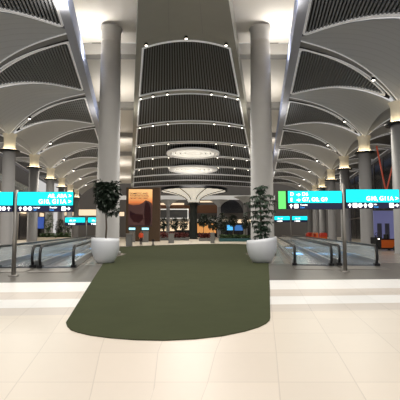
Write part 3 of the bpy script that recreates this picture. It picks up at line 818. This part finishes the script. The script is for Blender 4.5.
# booth with two dark doors
Y = 47
a = at(374, 232, Y); c = at(395.5, 212, Y)
t = thing('service_booth', 'lilac-lit wall booth with two dark door panels behind the orange machine', 'booth', ((a.x+c.x)/2, Y+1, 0))
w = c.x-a.x; h = c.z+.15
MB().box((0, 0, h/2), (w, 2, h)).build('booth_wall', M['booth'], t)
for px in (379.5, 387.2):
    x = at(px, 232, Y).x-t.location.x
    MB().box((x, -1.02, 1.35), (.52, .06, 2.5)).build('door', mat('grey door panel', srgb(96, 96, 112), .4), t)
MB().box((0, 0, h+.06), (w+.15, 2.15, .12)).build('roof', M['mezz'], t)
# V strut on its pier
p = at(386, 190, 52)
t = thing('v_strut', 'red-lit V-shaped strut pair rising behind the right sign', 'strut', (p.x, 52, 0)); t['kind'] = 'thing'
MB().box((0, 0, p.z/2-.1), (.6, .6, p.z-.2)).build('pier', M['facade'], t)
for px in (376.5, 397.5):
    q = at(px, 146, 52); MB().tube([(0, 0, p.z-.3), (q.x-p.x, 0, q.z)], .10, 8).build('strut', M['strut'], t)
# orange machine
p = on_floor(386, 250); Y = 35
p = at(386, 232, Y)
t = thing('floor_scrubber', 'orange and black ride-on cleaning machine parked by the right walkway', 'cleaning machine', (p.x, Y, 0), .15)
b = MB(); b.prism([(-.75, -.42), (.68, -.42), (.78, -.3), (.78, .3), (.68, .42), (-.75, .42)], .22, .92); o = b.build('body', M['orange'], t)
MB().prism([(-.8, -.44), (.8, -.44), (.8, .44), (-.8, .44)], .10, .24).build('bumper', M['black'], t)
MB().box((.45, 0, .97), (.7, .7, .10)).build('lid', M['black'], t)
fr = MB().prism([(-1.25, -.38), (-.72, -.42), (-.72, .42), (-1.25, .38)], .12, 1.15).build('front_cowl', M['black'], t)
MB().lathe([(.001, 0), (.05, 0), (.05, .04)], 14).build('headlamp', M['lamp'], fr, (-1.0, -.45, 1.0)).rotation_euler = (PI/2, 0, 0)
MB().tube([(-1.1, 0, 1.1), (-.95, 0, 1.35)], .035, 6).build('steering_column', M['black'], t)
ring = [(-.95+.0+.05*math.cos(2*PI*k/16), .2*math.sin(2*PI*k/16), 1.36+.19*math.cos(2*PI*k/16)) for k in range(17)]
MB().tube(ring, .022, 6).build('steering_wheel', M['black'], t)
MB().box((-.3, 0, .98), (.5, .55, .14)).build('seat', M['black'], t); MB().box((-.02, 0, 1.2), (.12, .55, .4), rx=0).build('backrest', M['black'], t)
for x, y in ((-1.0, 0), (.5, -.42), (.5, .42)):
    o = MB().lathe([(.05, -.06), (.2, -.06), (.2, .06), (.05, .06)], 20).build('wheel', M['black'], t, (x, y, .2)); o.rotation_euler = (PI/2, 0, 0)
# luggage trolleys with red-orange panels
def trolley(label):
    t = thing('luggage_trolley', label, 'trolley', (0, 0, 0), group='red-orange luggage trolleys')
    f = MB(); 
    for s in (-.28, .28):
        f.tube([(s, -.5, .14), (s, .35, .18), (s, .48, .55), (s, .55, 1.05)], .022, 6)
    f.tube([(-.28, .55, 1.05), (.28, .55, 1.05)], .026, 6); f.tube([(-.28, -.5, .14), (.28, -.5, .14)], .022, 6)
    f.build('frame', M['steel'], t)
    MB().box((0, -.08, .19), (.54, .82, .03)).build('deck', M['grey'], t)
    MB().box((0, .50, .75), (.56, .03, .48), rx=-.12).build('advert_panel', M['red'], t)
    MB().box((0, .15, .62), (.5, .5, .26)).build('basket', M['orange'], t)
    for x, y in ((-.25, .3), (.25, .3), (0, -.42)):
        o = MB().lathe([(.02, -.025), (.075, -.025), (.075, .025), (.02, .025)], 12).build('wheel', M['black'], t, (x, y, .075)); o.rotation_euler = (0, PI/2, 0)
    return t
tr = None
for i, (px, py, rz) in enumerate(((311, 239.3, .4), (315, 240.2, -.5), (319.5, 240.6, .9), (324, 241, .2))):
    lab = 'red-orange luggage trolley beyond the right walkways, ' + ['farthest of the four', 'second farthest of the four', 'second nearest of the four', 'nearest of the four'][i]
    p = at(px, 232, 56-i*2.0)
    if tr is None: tr = trolley(lab); o = tr
    else: o = dup(tr, label=lab)
    o.location = (p.x, p.y, 0); o.rotation_euler = (0, 0, rz); o.scale = (1.35, 1.35, 1.35)

bag0 = None
for i, (dx, lab) in enumerate(((0, 'red travel bag piled on the farthest luggage trolley'), (0, 'orange travel bag piled on the second farthest luggage trolley'), (0, 'red travel bag piled on the nearest luggage trolley'))):
    k = (0, 1, 3)[i]; o = [q for q in bpy.data.objects if q.name.startswith('luggage_trolley')][k]
    b = MB(); prof = [(-.44, -.2), (-.4, -.25), (.4, -.25), (.44, -.2), (.44, .2), (.4, .25), (-.4, .25), (-.44, .2)]
    bm_ = b.prism(prof, 0, .42); bm_.add([(x*.8, y*.7, .50) for x, y in prof]+[(x, y, .42) for x, y in prof], [tuple(range(8))]+[(j, (j+1) % 8, 8+(j+1) % 8, 8+j) for j in range(8)])
    t = thing('travel_bag', lab, 'bag', (o.location.x, o.location.y, 1.02), o.rotation_euler.z, 'bags on the trolleys')
    t.location = o.location+Matrix.Rotation(o.rotation_euler.z, 3, 'Z') @ Vector((0, .2, 1.02))
    b.build('body', M['orange'] if i == 1 else M['red'], t)
    MB().tube([(-.2, 0, .48), (-.15, 0, .60), (.15, 0, .60), (.2, 0, .48)], .02, 6).build('handle', M['black'], t)

# ------------------------------------------------------------------ person in orange
def skin(name, joints, edges, m, parent, sub=2):
    me = bpy.data.meshes.new(name); me.from_pydata([j[:3] for j in joints], edges, [])
    o = bpy.data.objects.new(name, me); C.objects.link(o); o.parent = parent
    sk = o.modifiers.new('s', 'SKIN'); sk.use_smooth_shade = True
    for d, j in zip(me.skin_vertices[0].data, joints):
        r = j[3]; d.radius = (r, r) if not isinstance(r, tuple) else r
    me.skin_vertices[0].data[0].use_root = True
    sb = o.modifiers.new('b', 'SUBSURF'); sb.levels = sub; sb.render_levels = sub
    bpy.context.view_layer.update()
    m2 = bpy.data.meshes.new_from_object(o.evaluated_get(bpy.context.evaluated_depsgraph_get()))
    bpy.data.objects.remove(o); m2.materials.clear(); m2.materials.append(m)
    for p in m2.polygons: p.use_smooth = True
    r = bpy.data.objects.new(name, m2); C.objects.link(r); r.parent = parent
    return r
p = on_floor(141, 245.4)
t = thing('person', 'person in orange jacket and dark trousers standing near the billboard', 'person', (p.x, p.y, 0), .5)
J = [(0, 0, .95, .13), (0, 0, 1.12, .12), (0, 0, 1.32, .14), (0, 0, 1.45, .07), (0, .0, 1.53, .055), (0, -.015, 1.62, .095), (0, -.01, 1.70, .085)]
E = [(0, 1), (1, 2), (2, 3), (3, 4), (4, 5), (5, 6)]
def add(j, par): J.append(j); E.append((par, len(J)-1)); return len(J)-1
for s in (-1, 1):
    h = add((s*.10, 0, .90, .085), 0); k = add((s*.11, -.02+s*.04, .50, .06), h); a = add((s*.11, .03+s*.06, .10, .042), k); add((s*.12, -.11+s*.06, .04, .035), a)
    sh = add((s*.19, 0, 1.41, .058), 2); el = add((s*.25, .03, 1.14, .042), sh); wr = add((s*.24, -.09, .92, .028), el); pm = add((s*.235, -.12, .85, .026), wr)
    for k2 in range(4): 
        f1 = add((s*.235+(k2-1.5)*.006, -.10-k2*.018, .80, .0095), pm); add((s*.228+(k2-1.5)*.005, -.11-k2*.018, .755-.006*abs(k2-1.5), .008), f1)
    th = add((s*.215, -.165, .84, .010), pm); add((s*.208, -.18, .80, .009), th)
skin('body', J, E, mat('skin', srgb(176, 128, 100), .55), t, 1)
V = mat('orange hi-vis', srgb(226, 84, 44), .7)
jk = [(0, 0, 1.14, (.175, .14)), (0, 0, 1.0, (.18, .145)), (0, 0, .84, (.195, .16)), (0, 0, 1.33, (.18, .14)), (0, 0, 1.46, .10), (0, 0, 1.50, .085)]; je = [(0, 1), (1, 2), (0, 3), (3, 4), (4, 5)]
for s in (-1, 1):
    n0 = len(jk); jk += [(s*.19, 0, 1.41, .078), (s*.25, .03, 1.14, .06), (s*.242, -.07, .955, .048)]; je += [(3, n0), (n0, n0+1), (n0+1, n0+2)]
jkt = skin('jacket', jk, je, V, t, 2)
tj = [(0, 0, .93, (.17, .14)), (0, 0, 1.06, (.165, .135))]; te = [(0, 1)]
for s in (-1, 1):
    n0 = len(tj); tj += [(s*.10, 0, .86, .105), (s*.11, -.02+s*.04, .50, .078), (s*.11, .03+s*.06, .10, .062)]; te += [(0, n0), (n0, n0+1), (n0+1, n0+2)]
skin('trousers', tj, te, mat('dark trousers', srgb(28, 28, 34), .8), t, 2)
for s in (-1, 1): 
    b = MB(); y0 = -.03+s*.06; rings = []
    for y, hw, h in ((.10, .035, .09), (.06, .045, .12), (.0, .046, .115), (-.07, .05, .075), (-.13, .05, .06), (-.17, .035, .045)):
        rings.append([(s*.115+hw*math.cos(a)*(1 if math.sin(a) > 0 else 1.1), y0+y, max(.0, h*.5+h*.5*math.sin(a))) for a in [2*PI*k/12 for k in range(12)]])
    vs = [v for r in rings for v in r]; b.add(vs, [(i*12+k, i*12+(k+1) % 12, (i+1)*12+(k+1) % 12, (i+1)*12+k) for i in range(5) for k in range(12)]+[tuple(range(12)), tuple(range(60, 72))], True)
    b.build('shoe', M['black'], t)
hv = []; hf = []
for i in range(9):
    for k in range(24):
        a = 2*PI*k/24; low = .035-.115*max(0, math.sin(a))-.02*abs(math.cos(a))    # longer at the back, hairline above the brow
        z = .115+(low-.115)*i/8; u = max(0, 1-((z)/.118)**2)**.5 if z > 0 else 1-.12*(-z/.1)
        hv.append((.098*u*math.cos(a), .112*u*math.sin(a), z))
hf = [(i*24+k, i*24+(k+1) % 24, (i+1)*24+(k+1) % 24, (i+1)*24+k) for i in range(8) for k in range(24)]
MB().add(hv, hf, True).build('hair', mat('dark hair', srgb(30, 22, 18), .7), t, (0, .0, 1.665))
MB().lathe([(.014, 0), (.004, .05)], 8).build('nose', bpy.data.materials['skin'], t, (0, -.112, 1.60))
for s in (-1, 1): MB().lathe([(.001, -.012), (.012, 0), (.001, .012)], 10).build('eye', M['black'], t, (s*.033, -.098, 1.64))
MB().box((0, -.10, 1.565), (.05, .012, .012)).build('mouth', mat('lips', srgb(140, 70, 64), .5), t)
for s in (-1, 1): MB().lathe([(.001, -.028), (.012, 0), (.001, .028)], 8).build('ear', bpy.data.materials['skin'], t, (s*.088, 0, 1.63))

# ------------------------------------------------------------------ lights
def area(name, loc, rot, size, power, col=(1, .93, .82), sy=None):
    l = bpy.data.lights.new(name, 'AREA'); l.energy = power; l.size = size; l.color = col
    if sy: l.shape = 'RECTANGLE'; l.size_y = sy
    o = bpy.data.objects.new(name, l); C.objects.link(o); o.location = loc; o.rotation_euler = rot; return o
area('hall fill', (-1, 3, 17), (0, 0, 0), 22, 1700, (1, .95, .88))  # added fill lamp above the foreground, no fixture modelled
area('entry fill', (-1, 17, 13.5), (0, 0, 0), 9, 1500, (1, .95, .88))  # added fill lamp to lift the floor further in, no fixture
for px, Y in ((90, 28), (281, 28)):
    p = at(px, 40, Y); area('ceiling wash or fill', (p.x, Y, 14.3), (PI, 0, 0), 1.6, 200)
for X in (-7.0, 4.0): area('ceiling wash or fill', (X, 20, 13.6), (PI, 0, 0), 2.5, 170)  # added fill brightening the nearest stretch of upper ceiling
for Y in (40, 62, 84, 106):
    for X in (-.1816*Y-1.6, .158*Y+.2): area('gap wash', (X, Y, 12.5), (PI, 0, 0), 3.6, 200)
for Y in (36, 50, 66, 82, 98):
    area('vault downlight', (-.0066*Y-.8, Y, 12.6), (0, 0, 0), 6, 900, (1, .95, .88))
for Y in (34, 56, 78):
    area('gallery fill', (COLX[-1](Y)-9, Y, 13.0), (0, 0, 0), 3, 420); area('shop fill', (COLX[-1](Y)-7.5, Y, 7.3), (0, 0, 0), 2.5, 420)  # added fill lamps, brighten the dark gallery and shopfronts
    area('left aisle fill', (COLX[-1](Y)+3, Y, 10.8), (0, 0, 0), 3, 600)  # unseen fill lamps over both side aisles
    area('right aisle fill', (COLX[1](Y)-3, Y, 10.8), (0, 0, 0), 3, 450)
w = bpy.data.worlds.new('World'); bpy.context.scene.world = w; w.use_nodes = True
bg = w.node_tree.nodes['Background']; bg.inputs['Color'].default_value = (1, .98, .96, 1); bg.inputs['Strength'].default_value = .62

# ------------------------------------------------------------------ camera
cam = bpy.data.cameras.new('camera'); co = bpy.data.objects.new('camera', cam); C.objects.link(co)
cam.sensor_width = 36; cam.lens = 36.0; cam.clip_end = 400
co.location = (0, 0, EYE); co.rotation_euler = (PI/2+PITCH, 0, 0)
bpy.context.scene.camera = co
bpy.context.scene.view_settings.view_transform = 'Standard'
